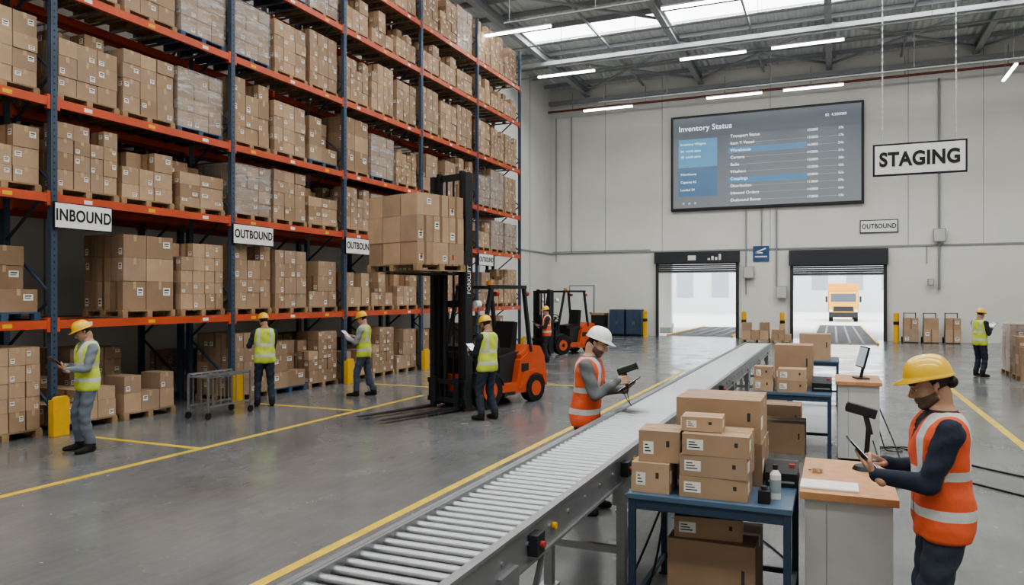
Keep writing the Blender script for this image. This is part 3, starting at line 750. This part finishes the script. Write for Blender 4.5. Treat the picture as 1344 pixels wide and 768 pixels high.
me = load_mesh('fork_load', 1.34, 1.15, 1.32, 3, 3, 3, red=True)
p = floc(.06, 1.25, 2.535); place(me, 'pallet_of_cartons', p.x, p.y, p.z, FA+90*D2R+math.pi)
t = text('FORKLIFT', (-.478, .45, 2.4), .12, (90*D2R, -90*D2R, -90*D2R), LABEL); t.parent = fk

mb = MB()
for x in (-10.2, -9.75):
    for y in (9.6, 10.6): mb.b2(x-.015, x+.015, y-.015, y+.015, .1, .75, STEEL); mb.cyl((x-.015, y, .06), (x+.015, y, .06), .06, RUBBER)
    for z in (.2, .74): mb.b2(x-.015, x+.015, 9.6, 10.6, z, z+.03, STEEL)
    for k in range(5): mb.b2(x-.008, x+.008, 9.7+k*.18, 9.716+k*.18, .2, .74, STEEL)
mb.b2(-10.2, -9.75, 9.6, 10.6, .7, .72, STEEL); mb.build('platform_cart')

# ---------------------------------------------------------------- people
def capv(p0, p1, r0, r1, seg=14, capn=4):
    p0 = Vector(p0); p1 = Vector(p1); d = (p1-p0)
    d = d.normalized() if d.length > 1e-6 else Vector((0, 0, 1))
    up = Vector((0, 0, 1)) if abs(d.z) < .9 else Vector((1, 0, 0))
    a = d.cross(up).normalized(); b = d.cross(a); rings = []
    for k in range(1, capn+1):
        t = math.pi/2*k/capn; rings.append((p0-d*(r0*math.cos(t)), r0*math.sin(t)))
    for k in range(capn, 0, -1):
        t = math.pi/2*k/capn; rings.append((p1+d*(r1*math.cos(t)), r1*math.sin(t)))
    vs = [tuple(p0-d*r0)]
    for c, r in rings:
        for i in range(seg):
            t = 2*math.pi*i/seg; vs.append(tuple(c+a*(r*math.cos(t))+b*(r*math.sin(t))))
    vs.append(tuple(p1+d*r1)); top = len(vs)-1; fs = []; n = len(rings)
    for i in range(seg):
        k = (i+1) % seg
        fs.append((0, 1+k, 1+i)); fs.append((top, top-seg+i, top-seg+k))
        for j in range(n-1):
            q = 1+j*seg; fs.append((q+i, q+k, q+seg+k, q+seg+i))
    return vs, fs
def loftv(rings, seg=24):
    vs = []; fs = []
    for c, rx, ry in rings:
        for i in range(seg):
            t = 2*math.pi*i/seg; ct, st_ = math.cos(t), math.sin(t)
            e = .85
            vs.append((c[0]+rx*math.copysign(abs(ct)**e, ct), c[1]+ry*math.copysign(abs(st_)**e, st_), c[2]))
    n = len(rings)
    for j in range(n-1):
        for i in range(seg):
            k = (i+1) % seg; fs.append((j*seg+i, j*seg+k, (j+1)*seg+k, (j+1)*seg+i))
    fs.append(tuple(range(seg))[::-1]); fs.append(tuple(range((n-1)*seg, n*seg)))
    return vs, fs
class Blob:
    def __init__(s): s.v = []; s.f = []
    def add(s, vf):
        o = len(s.v); s.v += [tuple(p) for p in vf[0]]; s.f += [tuple(i+o for i in f) for f in vf[1]]
    def vox(s, name, voxel, it=4, fac=.5):
        me = bpy.data.meshes.new('tmp'); me.from_pydata(s.v, [], s.f)
        ob = bpy.data.objects.new('tmp', me); COL.objects.link(ob)
        r = ob.modifiers.new('r', 'REMESH'); r.mode = 'VOXEL'; r.voxel_size = voxel; r.use_smooth_shade = True
        q = ob.modifiers.new('s', 'SMOOTH'); q.factor = fac; q.iterations = it
        dg = bpy.context.evaluated_depsgraph_get(); dg.update()
        m2 = bpy.data.meshes.new_from_object(ob.evaluated_get(dg)); m2.name = name
        bpy.data.objects.remove(ob); bpy.data.meshes.remove(me)
        m2.polygons.foreach_set('use_smooth', [True]*len(m2.polygons)); m2.materials.clear()
        return m2

def layered_mat(name, base, layers, rough=.85, bump=.35, bscale=9, dist=1.2):
    m = bpy.data.materials.new(name); m.use_nodes = True
    nt = m.node_tree; b = nt.nodes['Principled BSDF']; L = nt.links.new
    b.inputs['Roughness'].default_value = rough
    rg = nt.nodes.new('ShaderNodeRGB'); rg.outputs[0].default_value = (*base, 1); cur = rg.outputs[0]
    for at, col in layers:
        a = nt.nodes.new('ShaderNodeAttribute'); a.attribute_name = at
        g = nt.nodes.new('ShaderNodeMath'); g.operation = 'GREATER_THAN'; g.inputs[1].default_value = 0
        L(a.outputs['Fac'], g.inputs[0])
        mx = nt.nodes.new('ShaderNodeMixRGB'); mx.inputs['Color2'].default_value = (*col, 1)
        L(g.outputs[0], mx.inputs['Fac']); L(cur, mx.inputs['Color1']); cur = mx.outputs[0]
    L(cur, b.inputs['Base Color'])
    tc = nt.nodes.new('ShaderNodeTexCoord')
    n = nt.nodes.new('ShaderNodeTexNoise'); n.inputs['Scale'].default_value = bscale; n.inputs['Distortion'].default_value = dist; n.inputs['Detail'].default_value = 3
    L(tc.outputs['Object'], n.inputs['Vector'])
    bp = nt.nodes.new('ShaderNodeBump'); bp.inputs['Strength'].default_value = bump; bp.inputs['Distance'].default_value = .02
    L(n.outputs['Fac'], bp.inputs['Height']); L(bp.outputs['Normal'], b.inputs['Normal'])
    return m
def setattr_(me, name, arr):
    a = me.attributes.new(name, 'FLOAT', 'POINT'); a.data.foreach_set('value', np.asarray(arr, dtype=np.float32))
def coords(me):
    a = np.empty(len(me.vertices)*3, dtype=np.float64); me.vertices.foreach_get('co', a); return a.reshape(-1, 3)
def segd(P, a, b, ra, rb):
    a = np.array(a); b = np.array(b); d = b-a; t = np.clip(((P-a)@d)/max(1e-9, d@d), 0, 1)
    return np.linalg.norm(P-(a+t[:, None]*d), axis=1)-(ra+(rb-ra)*t)
def ik(S, T, l1, l2, pole):
    S = Vector(S); T = Vector(T); d = T-S; L = min(d.length, (l1+l2)*.995); d.normalize(); T = S+d*L
    a = (l1*l1-l2*l2+L*L)/(2*L); h = math.sqrt(max(0, l1*l1-a*a))
    p = Vector(pole); p = (p-d*p.dot(d)).normalized()
    return S+d*a+p*h, T

EYEW = mat('eye_white', rgb(176, 166, 158), .3); EYED = mat('eye_iris', rgb(34, 24, 18), .2)
HAIRM = mat('hair_dark', rgb(34, 26, 22), .8, bump=.3, bscale=80)
REFL = rgb(190, 192, 190)

def hand_mesh(voxel, side, curl=.35, thumb=.5, point=False):
    B = Blob(); ys = (.030, .010, -.010, -.029); L = (.074, .082, .075, .060)
    for i, y in enumerate(ys):
        B.add(capv((.008, y*.72, 0), (.086-(.006 if i == 3 else 0), y, 0), .0145, .0118))
        p = Vector((.086-(.006 if i == 3 else 0), y, 0)); ang = .0; c = curl*(1+.08*i)
        if point and i > 0: c = .75+.08*i
        if point and i == 0: c = .12
        r = .0100 if i < 3 else .0088
        for f, rr_ in ((.45, .0094), (.31, .0086), (.24, .0076)):
            ang += c; q = p+Vector((math.cos(ang), 0, -math.sin(ang)))*(L[i]*f)
            B.add(capv(p, q, r, rr_, 12, 3)); p = q; r = rr_
    t0 = Vector((.016, .026, -.004)); t1 = Vector((.048, .052, -.012-.012*thumb)); t2 = Vector((.076, .060-.014*thumb, -.018-.028*thumb)); t3 = Vector((.098, .056-.028*thumb, -.022-.034*thumb))
    B.add(capv(t0, t1, .0155, .0125)); B.add(capv(t1, t2, .012, .0105)); B.add(capv(t2, t3, .0102, .0082))
    B.add(capv((-.05, 0, 0), (.01, 0, 0), .026, .025))
    if side < 0: B.v = [(x, -y, z) for x, y, z in B.v]; B.f = [f[::-1] for f in B.f]
    return B.vox('hand', voxel, 2, .4)

def frame(o, x, z):
    x = Vector(x).normalized(); z = Vector(z); z = (z-x*z.dot(x)).normalized(); y = z.cross(x)
    M = Matrix((x, y, z)).transposed().to_4x4(); M.translation = Vector(o); return M

def helmet_mesh(col_mat):
    mb = MB(); seg = 48
    prof = [(1.0, -.004, 1), (1.0, .006, 0)]
    for k in range(1, 13):
        t = math.pi/2*k/13; prof.append((math.cos(t)**.72, .008+.104*math.sin(t)**1.15, 0))
    vs = []
    for s, z, br in prof:
        for i in range(seg):
            a = 2*math.pi*i/seg; ca, sa = math.cos(a), math.sin(a)
            rx, ry = .100*s, .122*s
            if br:
                ext = .011+.045*max(0, sa)**2.5; rx += ext; ry += ext
            x = rx*ca; y = ry*sa; zz = z
            if br: zz -= .012*max(0, sa)**2
            if not br and z > .02: zz += .008*math.exp(-(x/.014)**2)*(1 if z > .04 else .4)+.004*math.exp(-((abs(x)-.04)/.01)**2)
            vs.append((x, y, zz))
    fs = []
    n = len(prof)
    for j in range(n-1):
        for i in range(seg): k = (i+1) % seg; fs.append((j*seg+i, j*seg+k, (j+1)*seg+k, (j+1)*seg+i))
    vs.append((0, 0, .121)); fs += [((n-1)*seg+i, (n-1)*seg+(i+1) % seg, len(vs)-1) for i in range(seg)]
    mb.add(vs, fs, col_mat, None, True)
    return mb

def person(name, loc, phi, vest, shirt, pants, helm, skin=(.42, .25, .17), hairc=rgb(38, 28, 24), beard=False, near=False,
           lean=.0, pitch=22, yaw=0, item='tablet', ic=(0, .35, 1.2), tilt=42, feet=((-.13, .03), (.13, -.04)), H=1.0, boots=rgb(34, 30, 28), hair_bun=False):
    root = bpy.data.objects.new(name, None); COL.objects.link(root); root.location = (*loc, 0); root.rotation_euler = (0, 0, phi*D2R); root.scale = (H, H, H)
    root.empty_display_size = .2
    MP = Matrix.Translation((*loc, 0)) @ Matrix.Rotation(phi*D2R, 4, 'Z') @ Matrix.Scale(H, 4)
    sh = lambda z: lean*max(0, z-.95)
    rings = [(.84, .158, .112, 0), (.90, .174, .124, -.005), (.98, .176, .126, -.008), (1.08, .166, .120, .0), (1.18, .172, .124, .004), (1.28, .186, .130, .006),
             (1.36, .196, .126, .0), (1.42, .188, .110, -.008), (1.46, .150, .090, -.014), (1.49, .105, .076, -.016), (1.515, .068, .066, -.012)]
    B = Blob()
    B.add(loftv([((0, cy+sh(z), z), rx, ry) for z, rx, ry, cy in rings]))
    hp = Vector((0, .018+lean*.69, 1.635))
    B.add(capv((0, sh(1.45)-.012, 1.44), (hp.x, hp.y-.03, hp.z-.05), .061, .057))
    arms = []; wr = []
    tt = tilt*D2R; nrm = Vector((0, -math.sin(tt), math.cos(tt))); uu = Vector((0, math.cos(tt), math.sin(tt))); xx = Vector((1, 0, 0)); C = Vector(ic)
    Lw = C-xx*.115-uu*.075-nrm*.024; Ld = (xx*.62+uu*.75)
    if item == 'scan': Rw = Vector((.13, .33, 1.27)); Rd = Vector((-.12, 1, .25)); Rz = Vector((.95, .1, .15))
    else: Rw = C+xx*.13-uu*.12+nrm*.055; Rd = (-xx*.45+uu*.85-nrm*.22); Rz = nrm+xx*.3
    for s, W, Dv in ((-1, Lw, Ld), (1, Rw, Rd)):
        S_ = Vector((s*.178, sh(1.41)-.008, 1.405))
        E, Wc = ik(S_, W, .285, .255, (s*.45, -.5, -1))
        wr.append(Wc)
        B.add(capv(S_, E, .070, .055)); B.add(capv(E, Wc, .054, .038))
        arms += [(S_, E, .070, .055), (E, Wc, .054, .038)]
    for s, (fx, fy) in zip((-1, 1), feet):
        Hp = Vector((s*.088, -.005, .89)); A = Vector((fx, fy-.02, .09))
        K, A = ik(Hp, A, .41, .41, (0.05*s, 1, 0))
        B.add(capv(Hp, K, .100, .073)); B.add(capv(K, A, .070, .060))
        B.add(capv(K+Vector((0, -.012, -.12)), K+Vector((0, -.012, -.22)), .062, .058))
        o = fx*.35
        B.add(capv((A.x, A.y-.02, .05), (A.x+o*.3, A.y+.13, .042), .047, .042)); B.add(capv((A.x+o*.3, A.y+.12, .038), (A.x+o*.45, A.y+.185, .034), .045, .036))
        B.add(capv((A.x, A.y, .05), (A.x, A.y, .17), .05, .064))
    B.v = [(x, y, max(z, .004)) for x, y, z in B.v]
    me = B.vox('body', .0095 if near else .016, 5 if near else 3)
    P = coords(me); P[:, 2] = np.maximum(P[:, 2], .0)
    z = P[:, 2]; y = P[:, 1]-lean*np.maximum(0, z-.95); x = P[:, 0]
    zr = np.array([r[0] for r in rings]); rx = np.interp(z, zr, [r[1] for r in rings]); ry = np.interp(z, zr, [r[2] for r in rings]); cy = np.interp(z, zr, [r[3] for r in rings])
    dt = (np.sqrt((x/rx)**2+((y-cy)/ry)**2)-1)*np.minimum(rx, ry); dt = np.where(z > 1.53, .1, dt)
    da = np.min([segd(P, *a) for a in arms], axis=0)
    on_t = da-dt+.012
    v = np.minimum(on_t, z-.83)
    v = np.minimum(v, np.where(y > 0, np.abs(x)-(z-1.27)*.36, .1)); v = np.minimum(v, 1.497-z-.1*np.abs(y+.02))
    band = np.maximum(.026-np.abs(z-.975), .026-np.abs(z-1.18)); band = np.maximum(band, np.minimum(.023-np.abs(np.abs(x)-.112), z-1.18))
    band = np.minimum(band, v-.004)
    zipm = np.minimum(np.minimum(.006-np.abs(x), y), v)
    nr = np.empty(len(P)*3); me.vertices.foreach_get('normal', nr); nr = nr.reshape(-1, 3)
    puff = np.clip(v/.012, 0, 1)*(.013+.010*np.clip((1.2-z)/.35, 0, 1))
    wob = np.sin(z*55+np.sin(x*22)*2+y*18)+.6*np.sin(z*31-x*26+np.sin(y*25)*1.5)
    fold = .0042*wob*np.clip((z-.12)*4, 0, 1)*(z < 1.45)
    fold = np.where(v > 0, .0035*np.sin(x*38+np.sin(z*14)*2.2+y*30)+.0025*np.sin(z*40+x*20), fold)
    P2 = P+nr*(puff+fold)[:, None]; P2[:, 2] = np.maximum(P2[:, 2], 0)
    me.vertices.foreach_set('co', P2.ravel()); me.update()
    setattr_(me, 'm_vest', v); setattr_(me, 'm_band', band); setattr_(me, 'm_zip', zipm)
    setattr_(me, 'm_leg', np.minimum(.93-z, da-.004)); setattr_(me, 'm_boot', .125-z); setattr_(me, 'm_skin', z-1.502)
    sole = .022-z; setattr_(me, 'm_sole', sole)
    me.materials.append(layered_mat('clothes', shirt, [('m_leg', pants), ('m_boot', boots), ('m_sole', rgb(20, 20, 20)), ('m_skin', skin), ('m_vest', vest), ('m_band', REFL), ('m_zip', rgb(60, 60, 60))]))
    bo = bpy.data.objects.new('body', me); COL.objects.link(bo); bo.parent = root
    Hd = Blob()
    Hd.add(ellv((0, -.012, .042), (.074, .094, .086), 20, 12)); Hd.add(ellv((0, .028, -.030), (.060, .062, .084), 20, 12))
    Hd.add(ellv((0, .052, -.096), (.034, .034, .024), 14, 8)); Hd.add(capv((-.046, .0, -.06), (-.02, .05, -.094), .022, .020)); Hd.add(capv((.046, .0, -.06), (.02, .05, -.094), .022, .020))
    Hd.add(capv((0, .084, .006), (0, .106, -.030), .008, .0115)); Hd.add(capv((0, .102, -.036), (0, .088, -.040), .011, .009))
    for s in (-1, 1):
        Hd.add(ellv((s*.012, .092, -.037), (.008, .010, .007), 10, 6))
        Hd.add(capv((s*.014, .083, .020), (s*.044, .070, .019), .011, .010)); Hd.add(ellv((s*.036, .058, -.028), (.022, .022, .020), 12, 8))
        Hd.add(capv((s*.079, -.012, .008), (s*.076, -.006, -.024), .011, .008)); Hd.add(capv((s*.083, -.022, .014), (s*.083, -.022, -.004), .008, .007))
    Hd.add(capv((-.017, .086, -.062), (.017, .086, -.062), .006, .006)); Hd.add(capv((-.014, .085, -.073), (.014, .085, -.073), .0065, .0065))
    if hair_bun:
        Hd.add(ellv((0, -.105, -.005), (.038, .034, .034)))
    Hd.add(ellv((0, -.03, -.075), (.054, .054, .06)))
    hm = Hd.vox('head', .0040 if near else .007, 2, .5)
    Q = coords(hm); hx, hy, hz = Q.T
    hair = np.minimum(hz+.055, -.004-hy+.42*hz)
    ear = np.maximum(-1, np.abs(hx)-.081)
    hair = np.minimum(hair, -ear)
    brd = np.minimum(-.044-hz+.35*np.maximum(0, .06-hy)*.6, hy+.012); lip = 1-np.sqrt((hx/.021)**2+((hz+.067)/.0105)**2); lip = np.where(hy > .06, lip, -1)*.01
    mus = np.minimum(.007-np.abs(hz+.052), .03-np.abs(hx)); mus = np.where(hy > .06, mus, -.01); brd = np.maximum(brd, mus)
    setattr_(hm, 'm_hair', hair); setattr_(hm, 'm_beard', brd if beard else brd*0-1); setattr_(hm, 'm_lip', lip)
    lipc = (skin[0]*.85, skin[1]*.6, skin[2]*.6)
    hm.materials.append(layered_mat('skin_face', skin, [('m_hair', hairc), ('m_beard', tuple(.6*a+.25*b for a, b in zip(hairc, skin))), ('m_lip', lipc)], rough=.55, bump=.08, bscale=60))
    MH = Matrix.Translation(hp) @ Matrix.Translation((0, -.03, -.08)) @ Matrix.Rotation(yaw*D2R, 4, 'Z') @ Matrix.Rotation(-pitch*D2R, 4, 'X') @ Matrix.Translation((0, .03, .08))
    ho = bpy.data.objects.new('head', hm); COL.objects.link(ho); ho.parent = root; ho.matrix_local = MH
    mb = MB()
    for s in (-1, 1):
        mb.ell((s*.030, .0735, -.001), (.0125, .0110, .0080), EYEW); mb.ell((s*.030, .0815, -.002), (.0064, .0042, .0064), EYED, None, 12, 6)
        vs, fs = capv((s*.016, .0865, .006), (s*.044, .0765, .005), .0048, .0045, 8, 2); mb.add(vs, fs, skinm(skin), None, True)
        vs, fs = capv((s*.014, .0945, .027), (s*.046, .0785, .027), .0045, .003, 8, 2); mb.add(vs, fs, HAIRM, None, True)
    eo = mb.build('eyes', local=True); eo.parent = root; eo.matrix_local = MH
    hmm = mat('helmet_shell', helm, .3, coat=.4)
    he = helmet_mesh(hmm).build('helmet', local=True); he.parent = root; he.matrix_local = MH @ Matrix.Translation((0, -.006, .048)) @ Matrix.Rotation(5*D2R, 4, 'X')
    sd = he.modifiers.new('s', 'SOLIDIFY'); sd.thickness = .003
    SK_ = skinm(skin)
    vx = .0034 if near else .0055
    for s, Wc, Dv, Zv, kw in ((-1, wr[0], Ld, -nrm, dict(curl=.10, thumb=1.0)), (1, wr[1], Rd, Rz, dict(curl=.85 if item == 'scan' else .35, thumb=1.0 if item == 'scan' else .4, point=(item != 'scan')))):
        hme = hand_mesh(vx, s, **kw); hme.materials.append(SK_)
        ho2 = bpy.data.objects.new('hand_left' if s < 0 else 'hand_right', hme); COL.objects.link(ho2); ho2.parent = root; ho2.matrix_local = frame(Wc, Dv, Zv)
    Mt = Matrix((xx, uu, nrm)).transposed().to_4x4(); Mt.translation = C
    mb = MB()
    if item in ('tablet', 'scan'):
        mb.b2(-.09, .09, -.125, .125, -.005, .005, BLACK); mb.b2(-.078, .078, -.11, .11, .005, .0056, TABSC)
        nm = 'tablet_computer'
    else:
        mb.b2(-.115, .115, -.16, .16, -.003, .003, DARKM); mb.b2(-.105, .105, -.15, .135, .003, .005, WHITE); mb.b2(-.04, .04, .12, .15, .005, .016, STEEL)
        nm = 'clipboard'
    mb.build(nm, .002, local=True, M=MP @ Mt)
    if item == 'scan':
        Fm = frame(wr[1], Rd, Rz)
        mb = MB()
        mb.beam((.088, .065, -.030), (.072, -.085, -.034), .030, .036, BLACK)
        mb.beam((.02, .085, -.030), (.20, .105, -.030), .058, .060, BLACK); mb.beam((.20, .105, -.030), (.215, .107, -.030), .070, .07, DARKM)
        mb.build('barcode_scanner', .010, local=True, M=MP @ Fm)
        MM = MP @ Fm
        q0 = MM @ Vector((.072, -.085, -.034))
        cable([tuple(q0), tuple(q0+Vector((.0, 0, -.06))), tuple(q0+Vector((.03, -.02, -.15))), tuple(q0+Vector((.05, .02, -.17))), tuple(q0+Vector((-.02, .06, -.12))), tuple(q0+Vector((-.06, .08, -.04)))], .004)
    return root
_sk = {}
def skinm(c):
    if c not in _sk: _sk[c] = mat('skin', c, .55, noise=.06, nscale=30, bump=.05, bscale=90)
    return _sk[c]

LIME = rgb(192, 206, 84); ORV = rgb(216, 96, 62); NAVY = rgb(34, 42, 58); GREYJ = rgb(98, 106, 116); DK = rgb(40, 44, 52); YH = rgb(226, 182, 50)
SK1 = (.40, .235, .155); SK2 = (.50, .31, .215)
person('warehouse_worker', (-9.31, 7.03), 163, LIME, rgb(120, 128, 134), GREYJ, YH, SK1, item='clipboard', pitch=26, yaw=-15, feet=((-.14, .02), (.15, .05)))
person('warehouse_worker', (-10.0, 11.25), 47, LIME, DK, rgb(44, 52, 66), YH, SK1, item='tablet', pitch=14, yaw=25, ic=(-.12, .34, 1.25))
person('warehouse_worker', (-9.08, 13.2), 105, LIME, rgb(150, 156, 160), rgb(70, 80, 96), YH, SK2, item='clipboard', pitch=18, feet=((-.12, .14), (.12, -.16)), ic=(0, .36, 1.28))
person('warehouse_worker', (-5.41, 11.5), 72, LIME, rgb(36, 40, 46), rgb(46, 52, 64), YH, SK1, item='tablet', pitch=20, beard=True)
person('warehouse_worker', (-2.23, 7.0), -84, ORV, rgb(104, 106, 108), DK, rgb(235, 236, 234), SK2, beard=True, near=True, lean=.10, item='scan', pitch=24, ic=(-.07, .40, 1.22), tilt=35, H=1.015)
person('warehouse_worker', (.53, 4.55), 97, ORV, NAVY, rgb(50, 56, 66), YH, SK1, beard=True, near=True, lean=.03, item='tablet', pitch=16, ic=(.03, .37, 1.22), tilt=48, hair_bun=True)
person('warehouse_worker', (-8.44, 22.4), 120, ORV, DK, DK, YH, SK1, item='clipboard', pitch=10)
person('warehouse_worker', (3.5, 22.7), -50, LIME, DK, rgb(40, 46, 56), YH, SK1, item='clipboard', pitch=12, ic=(.0, .36, 1.3))

# ---------------------------------------------------------------- world & light
w = bpy.data.worlds.new('world'); scene.world = w; w.use_nodes = True
bg = w.node_tree.nodes['Background']; bg.inputs['Color'].default_value = (.93, .96, 1, 1); bg.inputs['Strength'].default_value = 5.0
for a, b in ((-8.3, -4.7), (-1.7, 2.0)):
    l = bpy.data.lights.new('dock_daylight', 'AREA'); l.shape = 'RECTANGLE'; l.size = b-a; l.size_y = 2.6; l.energy = 130; l.color = (.93, .97, 1)
    o = bpy.data.objects.new('dock_daylight', l); COL.objects.link(o)
    o.location = ((a+b)/2, 52.5, 6.5); o.rotation_euler = (-75*D2R, 0, 0)
scene.view_settings.view_transform = 'AgX'
scene.view_settings.look = 'AgX - Medium High Contrast'
scene.view_settings.exposure = -0.25
